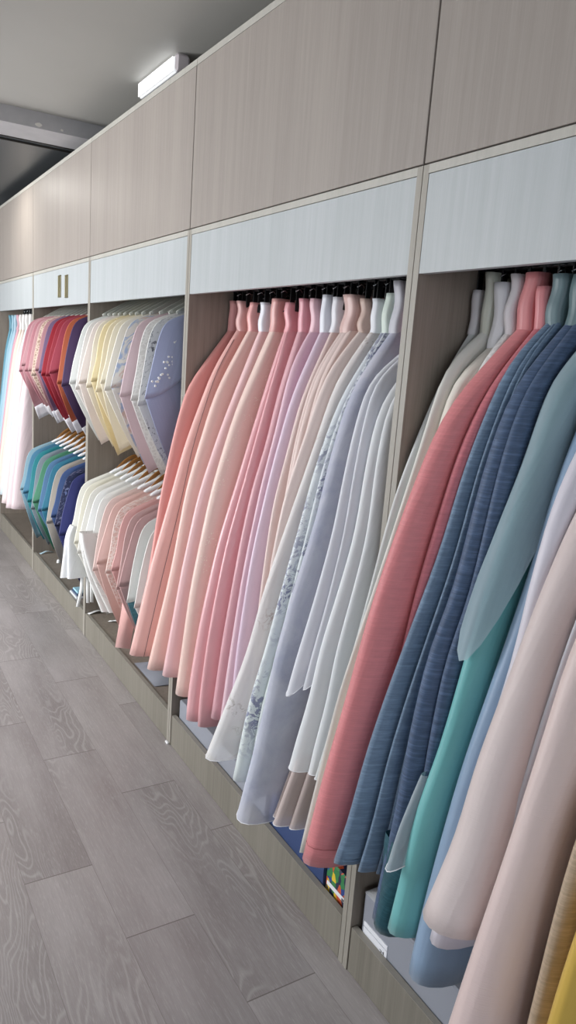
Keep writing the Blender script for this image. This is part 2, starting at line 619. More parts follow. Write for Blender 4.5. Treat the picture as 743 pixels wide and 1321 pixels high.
# ------------------------------------------------------------------ wardrobes
BAYN = ['nearest open wardrobe bay, holding the coral and navy skirts', 'second open wardrobe bay, full of pink to lavender skirts',
        'open wardrobe bay with cream and lavender jackets on two rails', 'open wardrobe bay with red and blue jackets on two rails',
        'farthest open wardrobe bay at the left edge, holding pale skirts']
UPN = ['closed overhead cupboard above the coral and navy skirts', 'closed wide overhead cupboard above the pink skirts',
       'closed overhead cupboard above the cream jackets', 'closed overhead cupboard above the red jackets',
       'closed overhead cupboard at the left edge of the photo']
G = .0012
RX = D + .24                     # rail depth
RZ, RZ2 = 1.885, 1.10
T = .018
for i in range(5):
    y0, y1 = YB[i] + G, YB[i + 1] - G
    w = thing('open_wardrobe', (D + .3, (y0 + y1) / 2, 0), BAYN[i], 'wardrobe', 'open wardrobe bays')
    for a, c in ((y0, y0 + T), (y1 - T, y1)):
        b = MB(); b.box(D + .0015, XB, a, c, 0, ZS - G); s = b.build('side_panel', M['panel'], w, smooth=False)
        b = MB(); b.box(D, D + .0015, a, c, 0, ZS - G); b.build('edge_strip', M['stile'], s, smooth=False)
    b = MB(); b.box(XB - .012, XB, y0 + T, y1 - T, .08, ZS - T - G); b.build('back_panel', M['panel'], w, smooth=False)
    b = MB(); zf = .10 if i < 2 else .131
    b = MB(); b.box(D + T + .001 if i < 2 else D + .0215, XB - .012, y0 + T, y1 - T, zf - .018, zf); b.build('bottom_panel', M['panel'], w, smooth=False)
    b = MB(); b.box(D + .002, D + .002 + T, y0 + T + .004, y1 - T - .004, .002, ZK - .0012); k = b.build('kick_board', M['kick'], w, smooth=False)
    b = MB(); b.box(D + .002, D + .002 + T, y0 + T + .004, y1 - T - .004, ZK - .0012, ZK); b.build('edge_strip', M['stile'], k, smooth=False)
    b = MB(); b.box(D + .0, XB - .012, y0 + T, y1 - T, ZS - T - G, ZS - G); b.build('top_panel', M['edge'], w, smooth=False)
    b = MB(); b.box(D + .001, D + .001 + T, y0 + T + .001, y1 - T - .001, ZF, ZS - T - G - .0015)
    fp = b.build('fascia_panel', M['fascia'], w, smooth=False)
    if i == 3:
        for px in (77, 86):
            yy, zz = at_x(px, 369.5, D)
            b = MB()
            ww, hh = .030, .062
            # frame with a sunken finger well
            b.box(D - .004, D + .0005, yy - ww, yy + ww, zz - hh, zz - hh + .006, .001)
            b.box(D - .004, D + .0005, yy - ww, yy + ww, zz + hh - .006, zz + hh, .001)
            b.box(D - .004, D + .0005, yy - ww, yy - ww + .006, zz - hh, zz + hh, .001)
            b.box(D - .004, D + .0005, yy + ww - .006, yy + ww, zz - hh, zz + hh, .001)
            b.box(D - .0015, D + .0005, yy - ww, yy + ww, zz - hh, zz + hh)
            h_ = b.build('recessed_handle', M['handle'], fp, smooth=False)
    b = MB(); b.tube([(RX, y0 + T, RZ), (RX, y1 - T, RZ)], .0125, 14); b.build('hanging_rail', M['rail'], w)
    if i in (2, 3):
        b = MB(); b.tube([(RX, y0 + T, RZ2), (RX, y1 - T, RZ2)], .0125, 14); b.build('hanging_rail', M['rail'], w)
    # cupboard above
    u = thing('overhead_cupboard', (D + .3, (y0 + y1) / 2, ZS), UPN[i], 'cupboard', 'overhead cupboards')
    b = MB()
    b.box(D + T + .002, XB, y0, y0 + T, ZS + G, ZT); b.box(D + T + .002, XB, y1 - T, y1, ZS + G, ZT)
    b.box(D + T + .002, XB, y0 + T, y1 - T, ZT - T, ZT); b.box(D + T + .002, XB, y0 + T, y1 - T, ZS + G, ZS + T)
    b.box(XB - .01, XB, y0 + T, y1 - T, ZS + T, ZT - T)
    b.build('carcass', M['panel'], u, smooth=False)
    b = MB(); b.box(D, D + T, y0 + .0015, y1 - .0015, ZS + .0025, ZT - .022, .001); b.build('door', M['door'], u, smooth=False)
    b = MB(); b.box(D + .001, D + T, y0, y1, ZT - .0205, ZT); b.build('top_trim', M['edge'], u, smooth=False)

# small white corner guard on the floor under the divider
yy, _ = at_x(217, 957, D)
b = MB(); b.box(D - .010, D - .0005, yy - .012, yy + .012, 0, .008, .002)
tag(b.build('corner_guard', M['white'], smooth=False), 'tiny white plastic chip on the floor at the foot of a divider', 'corner guard')

# ------------------------------------------------------------------ skirts
def wob(seed):
    r = random.Random(seed)
    ks = [(r.uniform(.5, 1.5), r.uniform(0, 6.3)) for _ in range(6)]
    return lambda x, f: sum(math.sin(x * f * k + p) for k, p in ks) / 6


def resample(path, n):
    """path of (x, y, z) with z falling; n points, lightly smoothed"""
    pts = [Vector(p) for p in path]
    d = [0]
    for a, c in zip(pts, pts[1:]):
        d.append(d[-1] + (c - a).length)
    o = []
    for i in range(n):
        s = d[-1] * i / (n - 1)
        o.append(Vector((interp(d, [p.x for p in pts], s), interp(d, [p.y for p in pts], s), interp(d, [p.z for p in pts], s))))
    for _ in range(3):
        o = [o[0]] + [(o[i - 1] + o[i] * 2 + o[i + 1]) / 4 for i in range(1, n - 1)] + [o[-1]]
    return o


def skirt_mesh(path, hw0, hw1, lobes, depth, xb0, xb1, seed, nl=30, hem_tilt=0., fine=.004, rim=True, wpow=.75, tpow=3):
    w = wob(seed)
    rings, uvs = [], []
    P = resample(path, nl)
    L = sum((a - c).length for a, c in zip(P, P[1:]))
    for i, p in enumerate(P):
        s = i / (nl - 1)
        hw = lerp(hw0, hw1, s ** wpow)
        xb = lerp(xb0, xb1, s ** .8)
        ring = []
        nlb = len(lobes)
        for (yc, hk, xo, dk) in lobes:
            dl = lerp(.012, depth * dk, smoothstep(s * 1.3) if s < .77 else 1.0)
            for a in range(11):
                th = PI / 2 - PI * a / 10
                x = p.x + xo * s + dl * (1 - math.cos(th))
                y = p.y + hw * (yc + hk * math.sin(th))
                ring.append([x, y])
        n_front = len(ring)
        # near side back, rear, far side forth
        xs, ys = ring[-1]
        m = 12
        am = fine + .010 * s
        for a in range(1, m + 1):
            q = a / m
            yy = ys + am * w(q * 9 + s * .7, 1.6) * (1 - .3 * q) + (hw * .25) * smoothstep(q) * s
            ring.append([lerp(xs, xb, q), yy])
        xf_, yf_ = ring[0]
        for a in range(m, 0, -1):
            q = a / m
            yy = yf_ + am * w(q * 9 + 5 + s * .7, 1.6) * (1 - .3 * q) - (hw * .25) * smoothstep(q) * s
            ring.append([lerp(xf_, xb, q), yy])
        # gathers run down the front
        for a in range(n_front):
            k = w(a * .8 + 3, 1.0) * fine * (.6 + .6 * s)
            ring[a][0] += k
            ring[a][1] += w(s * 5 + 1, 1.0) * .006 * s
        ux, row, ur = 0, [], []
        for j, (x, y) in enumerate(ring):
            if j:
                ux += math.hypot(x - ring[j - 1][0], y - ring[j - 1][1])
            z = min(P[0].z, p.z - hem_tilt * s ** tpow * (x - p.x) + (.004 * w(j * .5, 1.0)) * s ** 4)
            row.append((x, y, z))
            ur.append((ux, L * (1 - s)))
        rings.append(row)
        uvs.append(ur)
    if rim:                       # turned-up hem
        last = rings[-1]
        cx = sum(p[0] for p in last) / len(last); cy = sum(p[1] for p in last) / len(last)
        for k, (sh, dz) in enumerate(((.007, .0), (.010, .012))):
            rings.append([(p[0] + (sh if p[0] < cx else -sh), p[1] + (sh * .6 if p[1] < cy else -sh * .6), p[2] + dz) for p in last])
            uvs.append([(u[0], u[1] - .004) for u in uvs[-1]])
    b = MB()
    b.quad_grid(rings, True, uvs)
    b.hem = rings[-1]
    b.rings = rings
    b.nfront = 11 * len(lobes)
    return b


def hem_thread(b, mat, parent):
    h = MB()
    rows = []
    n = len(b.hem)
    cx = sum(p[0] for p in b.hem) / n; cy = sum(p[1] for p in b.hem) / n
    for k in range(6):
        a = 2 * PI * k / 6
        rows.append([(p[0] + .0012 * math.cos(a) * (1 if p[0] > cx else -1), p[1] + .0012 * math.cos(a) * (1 if p[1] > cy else -1), p[2] + .0012 * math.sin(a)) for p in b.hem])
    rows.append(rows[0])
    h.quad_grid(rows, True)
    return h.build('rolled_hem', mat, parent)


def stitch_line(b, mat, parent, name, idx=None, level=None, n_to=None, r=.0012):
    h = MB()
    if idx is not None:
        pts = [Vector(q[idx]) + Vector((-.0008, -.0012, 0)) for q in b.rings[1:30]]
    else:
        q = b.rings[level]
        pts = [Vector(p) + Vector((-.001, -.0012, 0)) for p in q[2:n_to]]
    h.tube(pts, r, 6)
    return h.build(name, mat, parent)


def band_mesh(x0, x1, y, z0, z1, hw, seed, lean=0.):
    w = wob(seed)
    rows, uvs = [], []
    n = 9
    m = 14
    for i in range(n):
        s = i / (n - 1)
        z = lerp(z1, z0, s)
        ring = []
        for a in range(7):
            th = PI / 2 - PI * a / 6
            ring.append((x0 + .012 * (1 - math.cos(th)), y + hw * math.sin(th)))
        for a in range(1, m + 1):
            ring.append((lerp(x0 + .012, x1, a / m), y - hw + .006 * w(a + s, .9)))
        for a in range(m, 0, -1):
            ring.append((lerp(x0 + .012, x1, a / m), y + hw + .006 * w(a + s, .9)))
        k = .007 * w(s * 4, 1.4) + lean * (1 - s)
        rows.append([(x + .006 * w(s * 5 + 2, 1.2), yy + k, z) for x, yy in ring])
        uvs.append([(j * .02, z) for j in range(len(ring))])
    b = MB()
    i0 = b.quad_grid(rows, True, uvs)
    nn = len(rows[0])
    b.cap([i0 + k for k in range(nn)])
    return b


SK_GROUP = {'A': 'skirts in the nearest wardrobe bay', 'B': 'skirts in the pink wardrobe bay', 'E': 'pale skirts in the farthest bay'}
hanger_src = None


def short(l):
    return ' '.join(l.split(',')[0].split()[:11])



def clip_hanger(y, label, zt=1.80, x=None):
    global hanger_src
    xx = x if x is not None else RX
    if hanger_src is None:
        h = thing('clip_hanger', (xx, y, zt), label, 'hanger', 'black clip hangers')
        b = MB(); b.tube([(xx - .13, y, zt + .03), (xx + .13, y, zt + .03)], .004, 8); b.build('bar', M['black'], h)
        for s in (-.055, .055):
            b = MB()
            b.box(xx + s - .009, xx + s + .009, y - .0205, y - .0165, zt - .05, zt + .038, .0015)
            b.box(xx + s - .009, xx + s + .009, y + .0165, y + .0205, zt - .05, zt + .038, .0015)
            b.box(xx + s - .008, xx + s + .008, y - .0168, y + .0168, zt + .024, zt + .036, .002)
            c = b.build('clip', M['black'], h, smooth=False)
            b = MB(); b.tube([(xx + s - .013, y - .02, zt + .012), (xx + s, y - .024, zt + .02), (xx + s + .013, y - .02, zt + .012)], .0018, 6); b.build('spring', M['steel'], c)
        b = MB()
        pts = [(xx, y, zt + .03), (xx, y, zt + .055)]
        for k in range(10):
            a = -PI / 2 + k * PI * 1.25 / 9
            pts.append((xx + .0155 * math.cos(a), y, RZ + .0 + .0155 * math.sin(a)))
        b.tube(pts, .0018, 6); b.build('hook', M['steel'], h)
        hanger_src = h
        return h
    c = copy_tree(hanger_src)
    c.location = (xx, y, 1.80)
    c['label'] = label
    return c


def skirt(bay, nm, label, colour, path_px, y_w, y_h, hw=(.016, .042), lobes=None, depth=.09, band='#e9e3e3', band_lab=None,
          mat=None, seed=1, xw=1.25, zt=1.80, zb=1.69, xb=(1.46, 1.62), hem_tilt=0., world_path=None, overlay=None, hanger=True, bandx=1.44, rim=True):
    if path_px and path_px[0][1] < 410:          # waistband top as measured in the photograph
        zl, zh = 1.70, 1.86
        for _ in range(30):
            zm = (zl + zh) / 2
            if pix(xw, y_w, zm)[1] > path_px[0][1]:
                zl = zm
            else:
                zh = zm
        zt = min(zm, 1.822)
        zb = min(zb, zt - .075)
    base = thing(nm, (RX, (y_w + y_h) / 2, RZ), label, 'skirt', SK_GROUP[bay])
    lobes = lobes or [(0, 1, 0, 1)]
    path = [(xw, y_w, zb)]
    if world_path:
        path += world_path
    else:
        pw = pix(xw, y_w, zb)[1]
        ph = path_px[-1][1]
        for px, py in path_px:
            s = (py - pw) / (ph - pw)
            if s < .06:
                continue
            y = lerp(y_w, y_h, s)
            x, z = at_y(px, py, y)
            if z > zb - .03:
                continue
            path.append((x, y, z))
    b = skirt_mesh(path, hw[0], hw[1], lobes, depth, xb[0], xb[1], seed, hem_tilt=hem_tilt, rim=rim)
    b0 = b
    sp = b.build('skirt_panel', mat, base)
    if not rim:
        hem_thread(b, THREAD, sp)
    b = band_mesh(xw - .004, bandx, y_w, zb - .006, zt, hw[0] + .002, seed + 50)
    wb = b.build('waistband', BANDS(band), base)
    if band_lab:
        wb['label'] = band_lab
    if hanger:
        clip_hanger(y_w, 'black clip hanger holding the ' + short(label))
    base_mesh[nm + str(seed)] = (b0, sp)
    return base, path


_bands = {}
base_mesh = {}
THREAD = plain('pale_hem_thread', '#e4e4e8', .6)


def BANDS(h):
    if h not in _bands:
        _bands[h] = fabric('satin_band_' + h.strip('#'), h, rough=.4, sheen=.2, gloss=.4)
    return _bands[h]


F = fabric
# ---- second bay: pinks to lavender
P2 = [(.35, .75, 0, .8), (-.55, .6, .03, .8)]
P3 = [(.6, .45, .02, .7), (-.05, .5, 0, .8), (-.65, .45, .03, .8)]
P1 = [(0, 1, 0, 1)]
PW = [(.12, .88, 0, 1.15)]
skirt('B', 'hanbok_skirt', 'salmon pink skirt, leftmost in the pink bay beside the pale jackets', 0,
      [(273, 388), (266, 430), (240, 500), (222, 570), (207, 640), (195, 720), (183, 790), (177, 835)], 2.560, 2.555, (.014, .032), P1, band='#eba9a6',
      mat=F('salmon_silk', '#eaa9a2', '#e59d97', rough=.45), seed=1)
skirt('B', 'hanbok_skirt', 'blush pink skirt with a thin darker seam line down its wide front', 0,
      [(289, 388), (283, 430), (275, 477), (238, 576), (223, 632), (194, 733), (168, 845)], 2.49, 2.475, (.016, .054), PW, band='#f0bfba',
      mat=F('blush_silk', '#f3c3bb', '#f0b9b2', rough=.42), seed=2)
skirt('B', 'hanbok_skirt', 'peach pink skirt just right of the blush skirt with the dark seam', 0,
      [(315, 390), (301, 425), (278, 505), (256, 576), (240, 630), (221, 733), (190, 864)], 2.40, 2.375, (.016, .046), PW, band='#e9aaa6',
      mat=F('peach_silk', '#f2cabf', '#f4d3ca', rough=.42), seed=3)
skirt('B', 'hanbok_skirt', 'rosy pink skirt with a white waistband, left of the glittering peach skirt', 0,
      [(329, 390), (313, 440), (285, 552), (255, 640), (233, 741), (210, 872)], 2.315, 2.28, (.016, .046), PW, band='#ecedf3', band_lab='white satin waistband',
      mat=F('rosy_silk', '#f1c4c5', '#f4d0d0', rough=.42), seed=4)
skirt('B', 'hanbok_skirt', 'peach skirt sprinkled with pale glitter', 0,
      [(341, 385), (336, 437), (303, 534), (272, 635), (245, 761), (227, 897)], 2.235, 2.18, (.02, .05), PW, band='#dfa9a4',
      mat=F('glitter_silk', '#efcfc4', '#f2d8ce', pattern='glitter', pcols=('#fff4e4',), rough=.42), seed=5)
skirt('B', 'hanbok_skirt', 'glossy pink satin skirt hanging lowest among the pinks, folded hem at floor panel', 0,
      [(366, 390), (353, 472), (327, 557), (306, 628), (283, 701), (259, 810), (244, 905), (243, 932)], 2.14, 2.075, (.016, .062), [(.3, .7, 0, 1.2), (-.6, .4, .02, .8)], band='#eaa8ae',
      mat=F('pink_satin', '#f0b9bc', '#ecb0b6', rough=.32, gloss=.5), seed=6, xb=(1.46, 1.6))
skirt('B', 'hanbok_skirt', 'dusty mauve pink skirt, right of the glossy pink satin one', 0,
      [(384, 385), (381, 435), (360, 505), (341, 585), (327.7, 620), (309.5, 701), (287, 826), (273, 927)], 2.055, 1.975, (.016, .042), PW, band='#e3a3ac',
      mat=F('mauve_silk', '#dda8b0', '#e3b4bb', rough=.4), seed=7)
skirt('B', 'hanbok_skirt', 'pale lilac pink skirt between the dusty mauve and the white waisted skirts', 0,
      [(395, 385), (376.6, 468), (355, 562), (338, 624), (315.5, 733), (295, 862), (283, 945)], 1.985, 1.915, (.014, .036), PW, band='#edc4cc',
      mat=F('lilac_pink', '#eccdd6', '#e8c2d0', rough=.42), seed=8)
skirt('B', 'hanbok_skirt', 'pale orchid skirt with a bright white waistband, middle of the pink bay', 0,
      [(405, 380), (400, 439), (379, 505), (360, 570), (344, 632), (324, 721), (305.5, 842), (297, 935)], 1.925, 1.865, (.014, .036), PW, band='#eceef5', band_lab='bright white satin waistband',
      mat=F('orchid_silk', '#e6cde0', '#ebd6e4', rough=.42), seed=9)
skirt('B', 'hanbok_skirt', 'ivory pink skirt with a narrow white waistband, left of the beige pink wide waisted skirt', 0,
      [(414, 383), (410, 444), (388, 515), (365, 604), (352, 648), (336, 761), (318, 945)], 1.868, 1.815, (.014, .034), PW, band='#ecebf0', band_lab='narrow white waistband',
      mat=F('ivory_pink', '#edd9d4', '#e8d0cb', rough=.45), seed=10)
skirt('B', 'hanbok_skirt', 'beige pink gathered skirt with the widest dusty pink waistband', 0,
      [(428, 380), (424, 425), (409, 480), (385, 560), (368, 648), (347, 761), (325, 950)], 1.80, 1.765, (.026, .04), P3, band='#d8b7b1', band_lab='wide dusty pink waistband',
      mat=F('beige_pink', '#e9d1ca', '#eedad4', rough=.45), seed=11)
skirt('B', 'hanbok_skirt', 'powder beige skirt with a tan waistband beside the pale floral skirts', 0,
      [(454, 385), (450, 416), (421, 482), (395, 562), (368, 640), (348, 740), (328, 950)], 1.725, 1.722, (.014, .034), PW, band='#cdb2a6', band_lab='tan waistband',
      mat=F('powder_beige', '#efdad4', '#f1e0da', rough=.45), seed=12)
skirt('B', 'hanbok_skirt', 'pale cream skirt with faint flower sprigs and a hem that flares outward', 0,
      [(473, 385), (470, 420), (435, 491), (405, 581), (370, 680), (340, 765), (318, 850), (286, 930), (267, 980)], 1.672, 1.70, (.014, .058), PW, band='#e9ebf0',
      mat=F('cream_floral', '#f1f0ee', '#f3eceb', sheer=.38, pattern='floral', pcols=('#a9a69a', '#c9b7b0'), rough=.5), seed=13, hem_tilt=-.10, rim=False, depth=.12)
skirt('B', 'hanbok_skirt', 'mint white skirt with a stripe of grey violet leaves', 0,
      [(492, 378), (475.5, 430), (440, 515), (407, 609), (392, 669), (368, 753), (340, 858), (324, 904), (303, 1010)], 1.618, 1.625, (.014, .036), P2, band='#dce8de', band_lab='pale mint waistband',
      mat=F('mint_leaf', '#e2ebe8', '#dfe3ea', sheer=.12, pattern='floral', pcols=('#74779a', '#8f93a8'), dens=.05, rough=.5), seed=14)
skirt('B', 'hanbok_skirt', 'sheer lavender blue marbled skirt hanging lowest over the kick board', 0,
      [(504, 362), (501, 397), (482.6, 439), (454, 505), (426, 595), (408, 673), (376, 770), (352, 858), (341, 923), (322, 999), (307, 1057)], 1.578, 1.575, (.018, .055), P1, band='#c8c8d0',
      band_lab='shiny grey waistband',
      mat=F('lavender_marble', '#ccd0df', '#d3d2de', sheer=.38, pattern='marble', pcols=('#b6bacf',), rough=.5), seed=15, zt=1.83, hem_tilt=-.05, rim=False)
skirt('B', 'hanbok_skirt', 'dusty beige tulle skirt glimpsed behind the sheer white skirts near the floor', 0,
      [(520, 440), (480, 600), (440, 800), (390, 960), (352, 1064)], 1.532, 1.475, (.012, .05), P3, band='#cdb8b2',
      mat=F('beige_tulle', '#c9b8b3', '#d0c0bb', sheer=.25, rough=.6), seed=18, xw=1.30, rim=False)
skirt('B', 'hanbok_skirt', 'sheer pinkish white skirt with a pink waistband and a pointed hem', 0,
      [(501, 392), (497, 437), (478, 491), (461, 548), (447, 610), (432, 690), (405, 790), (385, 855), (373, 900)], 1.488, 1.455, (.016, .034), P2, band='#e2b2ba', band_lab='pink waistband',
      mat=F('sheer_pinkish', '#eef0f7', '#f1f2f8', sheer=.46, rough=.5), seed=16, zt=1.765, zb=1.66, hem_tilt=-.9, rim=False)
skirt('B', 'hanbok_skirt', 'sheer cool white skirt, rightmost in the pink bay against the divider', 0,
      [(517, 400), (508, 450), (495, 520), (478, 590), (463, 690), (440, 770), (415, 850), (405, 905), (388, 957), (378, 997)], 1.432, 1.385, (.016, .046), P2, band='#e6e9f1', band_lab='white strap waistband',
      mat=F('sheer_white', '#f0f3f6', '#f4f6f7', sheer=.42, rough=.5), seed=17, zt=1.765, zb=1.66, hem_tilt=-.10, rim=False)

# ---- nearest bay
skirt('A', 'hanbok_skirt', 'pale grey sheer skirt, leftmost in the nearest bay beside the divider', 0,
      [(591, 374), (583, 440), (568, 493), (540, 560), (512, 631), (493, 698), (479, 755), (444, 882), (420, 960), (406, 1005)], 1.292, 1.29, (.01, .02), P1, band='#d6d2d4',
      mat=F('pale_grey_sheer', '#d6dada', '#dcdedd', sheer=.12, rough=.5), seed=21, zt=1.785, rim=False)
skirt('A', 'hanbok_skirt', 'ivory satin skirt with a twisted pale green white waistband', 0,
      [(602, 351), (598, 400), (575, 470), (545, 570), (522, 640), (490, 740), (455, 845), (436, 902), (422, 961), (392, 1076), (387, 1098)], 1.256, 1.262, (.012, .02), P1, band='#d5d7c9',
      mat=F('ivory_satin', '#ecebe4', '#e6e6de', rough=.4), seed=22, zt=1.812)
skirt('A', 'hanbok_skirt', 'warm cream skirt with a smooth white waistband, left of the coral skirt', 0,
      [(614, 364), (610, 430), (585, 490), (556, 590), (534, 650), (502, 740), (467, 850), (446, 905), (430, 965), (400, 1080), (396, 1112)], 1.218, 1.232, (.017, .022), P1, band='#eeedf0',
      mat=F('warm_cream', '#f0e8da', '#f2ece2', rough=.42), seed=23, zt=1.80, zb=1.66)
skirt('A', 'hanbok_skirt', 'white skirt with a lace waistband, squeezed behind the coral skirts', 0,
      [(641, 353), (640, 400), (612, 480), (580, 600), (550, 680), (520, 770), (490, 860), (462, 960), (430, 1060), (425, 1080)], 1.182, 1.195, (.012, .018), P1, band='#e4dee0', band_lab='white lace waistband',
      mat=F('white_lace', '#e6e3e2', '#e9e6e4', pattern='lace', pcols=('#f6f4f2',), rough=.5), seed=24, zt=1.812)
coral = F('coral_slub', '#df8b8e', '#db8689', slub=.07, rough=.5, weave=.25)
skirt('A', 'hanbok_skirt', 'large coral red skirt with a crease line near its broad hem', 0,
      [(664, 351), (652, 392), (636, 415), (611, 464), (579, 528), (551, 592), (533, 638), (517, 678), (481, 784), (440, 935), (427, 975), (405, 1059), (392, 1113)], 1.14, 1.20, (.020, .05), P1, band='#cf8284', band_lab='coral pink waistband',
      mat=coral, seed=25, zt=1.812, zb=1.70, depth=.11)
skirt('A', 'hanbok_skirt', 'narrower darker coral skirt between the large coral and the navy skirts', 0,
      [(682, 369), (677, 400), (664, 433), (629, 503), (593, 578), (574, 638), (555, 700), (534, 770), (505, 900), (470, 1040), (458, 1085)], 1.10, 1.132, (.014, .026), P1, band='#d4888b', band_lab='coral pink waistband',
      mat=F('dark_coral_slub', '#cb7780', '#c6717a', slub=.12, rough=.5, weave=.3), seed=26, zt=1.79, zb=1.70)
skirt('A', 'hanbok_skirt', 'slate blue slub skirt in three soft folds, right of the corals', 0,
      [(699, 353), (695, 400), (689, 412), (664, 464), (636, 528), (607, 602), (575, 715), (530, 837), (501, 918), (475, 998), (461, 1059), (439, 1122)], 1.065, 1.085, (.018, .056), [(.42, .58, 0, 1.3), (-.38, .32, .03, .8), (-.82, .22, .06, .7)], band='#6d8287', band_lab='grey teal waistband',
      mat=F('slate_slub', '#71879f', '#6b8098', slub=.26, rough=.55, weave=.35), seed=27, zt=1.812, zb=1.71, depth=.10)
skirt('A', 'hanbok_skirt', 'dark navy slub skirt with a deep teal hem behind the turquoise skirt', 0,
      [(717, 353), (712, 400), (696, 457), (671, 500), (639, 585), (612, 686), (590, 776), (560, 841), (532, 967), (514, 1073), (497, 1142), (488, 1195)], 1.012, 0.99, (.02, .045), P2, band='#62787c', band_lab='grey teal waistband',
      mat=F('navy_slub', '#4c5f7c', '#455873', slub=.34, rough=.55, weave=.35), seed=28, zt=1.812, zb=1.71)
nv = [o for o in S.objects if o.get('label', '').startswith('dark navy slub')][0]
tq, tq_path = skirt('A', 'hanbok_skirt', 'turquoise skirt with a sheer grey blue overlay', 0,
      [(743, 385), (739, 460), (724, 496), (704, 545), (690, 588), (652, 690), (620, 784), (602, 850), (565, 984), (541, 1039), (517, 1147), (503, 1203)], .952, .935, (.016, .042), P1, band='#8fa3a8',
      mat=F('turquoise_silk', '#79bfbf', '#70b5b7', rough=.42), seed=29)
op = [(x - .012 - .01 * i / len(tq_path), y, z) for i, (x, y, z) in enumerate(tq_path) if z > 1.0]
ob_ = skirt_mesh(op, .019, .05, [(0, 1, 0, 1.1)], .10, 1.3, 1.45, 129, hem_tilt=-2.0, rim=False, tpow=1.3)
o_ = ob_.build('sheer_overlay', F('grey_blue_sheer', '#93aab4', '#9fb4bc', sheer=.3, rough=.5), tq)
o_['label'] = 'sheer grey blue overlay with a slanting edge'
hp = []
for px, py in ((545, 1000), (520, 1062), (499, 1122)):
    x, z = at_y(px, py, .962)
    hp.append((x, .962, z))
sc_ = skirt_mesh(hp, .008, .02, P1, .05, 1.15, 1.15, 131, hem_tilt=-.5, rim=False, nl=14, tpow=1)
so = sc_.build('sheer_lining', F('white_sheer_scrap', '#aebac1', sheer=.45, rough=.5), tq)
hem_thread(sc_, THREAD, so)
hp = []
for px, py in ((512, 1090), (497, 1145), (487, 1200)):
    x, z = at_y(px, py, .99)
    hp.append((x - .003, .99, z))
skirt_mesh(hp, .046, .048, P1, .085, 1.5, 1.5, 132, nl=10).build('hem_band', F('deep_teal_slub', '#22505c', slub=.25, rough=.5), nv)['label'] = 'deep teal hem band'
skirt('A', 'hanbok_skirt', 'light steel blue skirt showing a broad hem above the grey storage box', 0,
      [(748, 560), (718, 640), (703.6, 690), (694.5, 720), (680.6, 762), (640, 880), (599, 996), (566, 1117), (541, 1220), (532, 1264)], .888, .868, (.016, .05), P1, band='#9aa6bd',
      mat=F('steel_blue', '#93abc6', '#8aa2bd', rough=.42), seed=30)
skirt('A', 'hanbok_skirt', 'lilac white skirt whose white hem peeks out under the broad blush skirt', 0,
      [(743, 590), (720, 645), (709, 676), (694.5, 730), (676, 800), (668, 845), (622, 988), (590, 1100), (566, 1180), (558, 1218)], .845, .828, (.014, .04), P1, band='#d9d5df',
      mat=F('lilac_white', '#dcd6e0', '#e0dce4', rough=.45), seed=31)
skirt('A', 'hanbok_skirt', 'broad blush skirt with a doubled rolled hem, at lower right', 0,
      [(743, 683), (720, 738), (696, 796), (668, 873), (620, 1000), (595, 1098), (566, 1162), (553, 1196)], .79, .79, (.016, .062), P1, band='#dccfcd',
      mat=F('blush_twill', '#e0d2cf', '#dccbc8', rough=.5, weave=.15), seed=32)
skirt('A', 'hanbok_skirt', 'thin white skirt edge between the two blush skirts at lower right', 0,
      [(743, 800), (690, 960), (648, 1100), (618, 1215), (594, 1297)], .742, .742, (.008, .014), P1, band='#e4e4ea',
      mat=F('thin_white', '#dfdfe6', '#e3e3ea', rough=.5), seed=33)
skirt('A', 'hanbok_skirt', 'long pale pink skirt running off the bottom edge beside the broad blush skirt', 0,
      [(743, 841), (717, 930), (697, 992), (654, 1127), (624, 1215), (592, 1315), (572, 1380)], .69, .69, (.016, .05), P1, band='#dfc8c5',
      mat=F('pale_pink_twill', '#e2ccc8', '#e4d2cd', rough=.45, weave=.15), seed=34)
skirt('A', 'hanbok_skirt', 'tan slub skirt between the pale pink and the yellow skirts', 0,
      [(743, 1085), (727, 1140), (704, 1230), (684, 1315), (668, 1385)], .605, .605, (.014, .026), P1, band='#b9a68f',
      mat=F('tan_slub', '#bda78f', '#b59f87', slub=.2, rough=.5, weave=.3), seed=35)
skirt('A', 'hanbok_skirt', 'yellow skirt cut off by the bottom right corner', 0,
      [(752, 1190), (743, 1221), (712, 1321), (694, 1395)], .55, .55, (.014, .03), P1, band='#cdb57a',
      mat=F('mustard_silk', '#d8b558', '#cfa94a', rough=.45), seed=36)

# ---- farthest bay, skirts hang a little nearer the aisle
EC = [('deep teal blue skirt, leftmost of the far pale skirts', '#5f93a6', 6.38, 1.02), ('light blue skirt second from the left in the far bay', '#94b8c8', 6.27, 1.0),
      ('sky blue skirt third from the left in the far bay', '#a5c0cf', 6.17, 1.0), ('dusty rose skirt in the far bay, between blue and cream', '#cfa0ac', 6.07, .99),
      ('cream skirt in the far bay right of the dusty rose one', '#ddd0c0', 5.97, .98), ('shell pink skirt in the middle right of the far bay', '#dfcac3', 5.87, .98),
      ('icy blue white skirt in the far bay', '#cbd8dc', 5.76, .97), ('rose white skirt with a long hem, second from the right in the far bay', '#e0d0cf', 5.63, .96),
      ('pinkish white skirt in front of the far divider, lowest hem in the far bay', '#dfced1', 5.47, .96)]
for i, (lb, c, y, xh) in enumerate(EC):
    wp = [(1.15 + (xh - 1.15) * (k / 8) ** .85, y - .02 * k / 8, lerp(1.69, .40 if i > 6 else .44, k / 8)) for k in range(1, 9)]
    skirt('E', 'hanbok_skirt', lb, 0, None, y, y, (.014, .05), P2, band=c if i < 4 else '#f0ece8', mat=F('far_silk_%s' % c.strip('#'), c, rough=.45), seed=60 + i,
          xw=1.16, zt=1.775, zb=1.67, xb=(1.44, 1.6), world_path=wp)

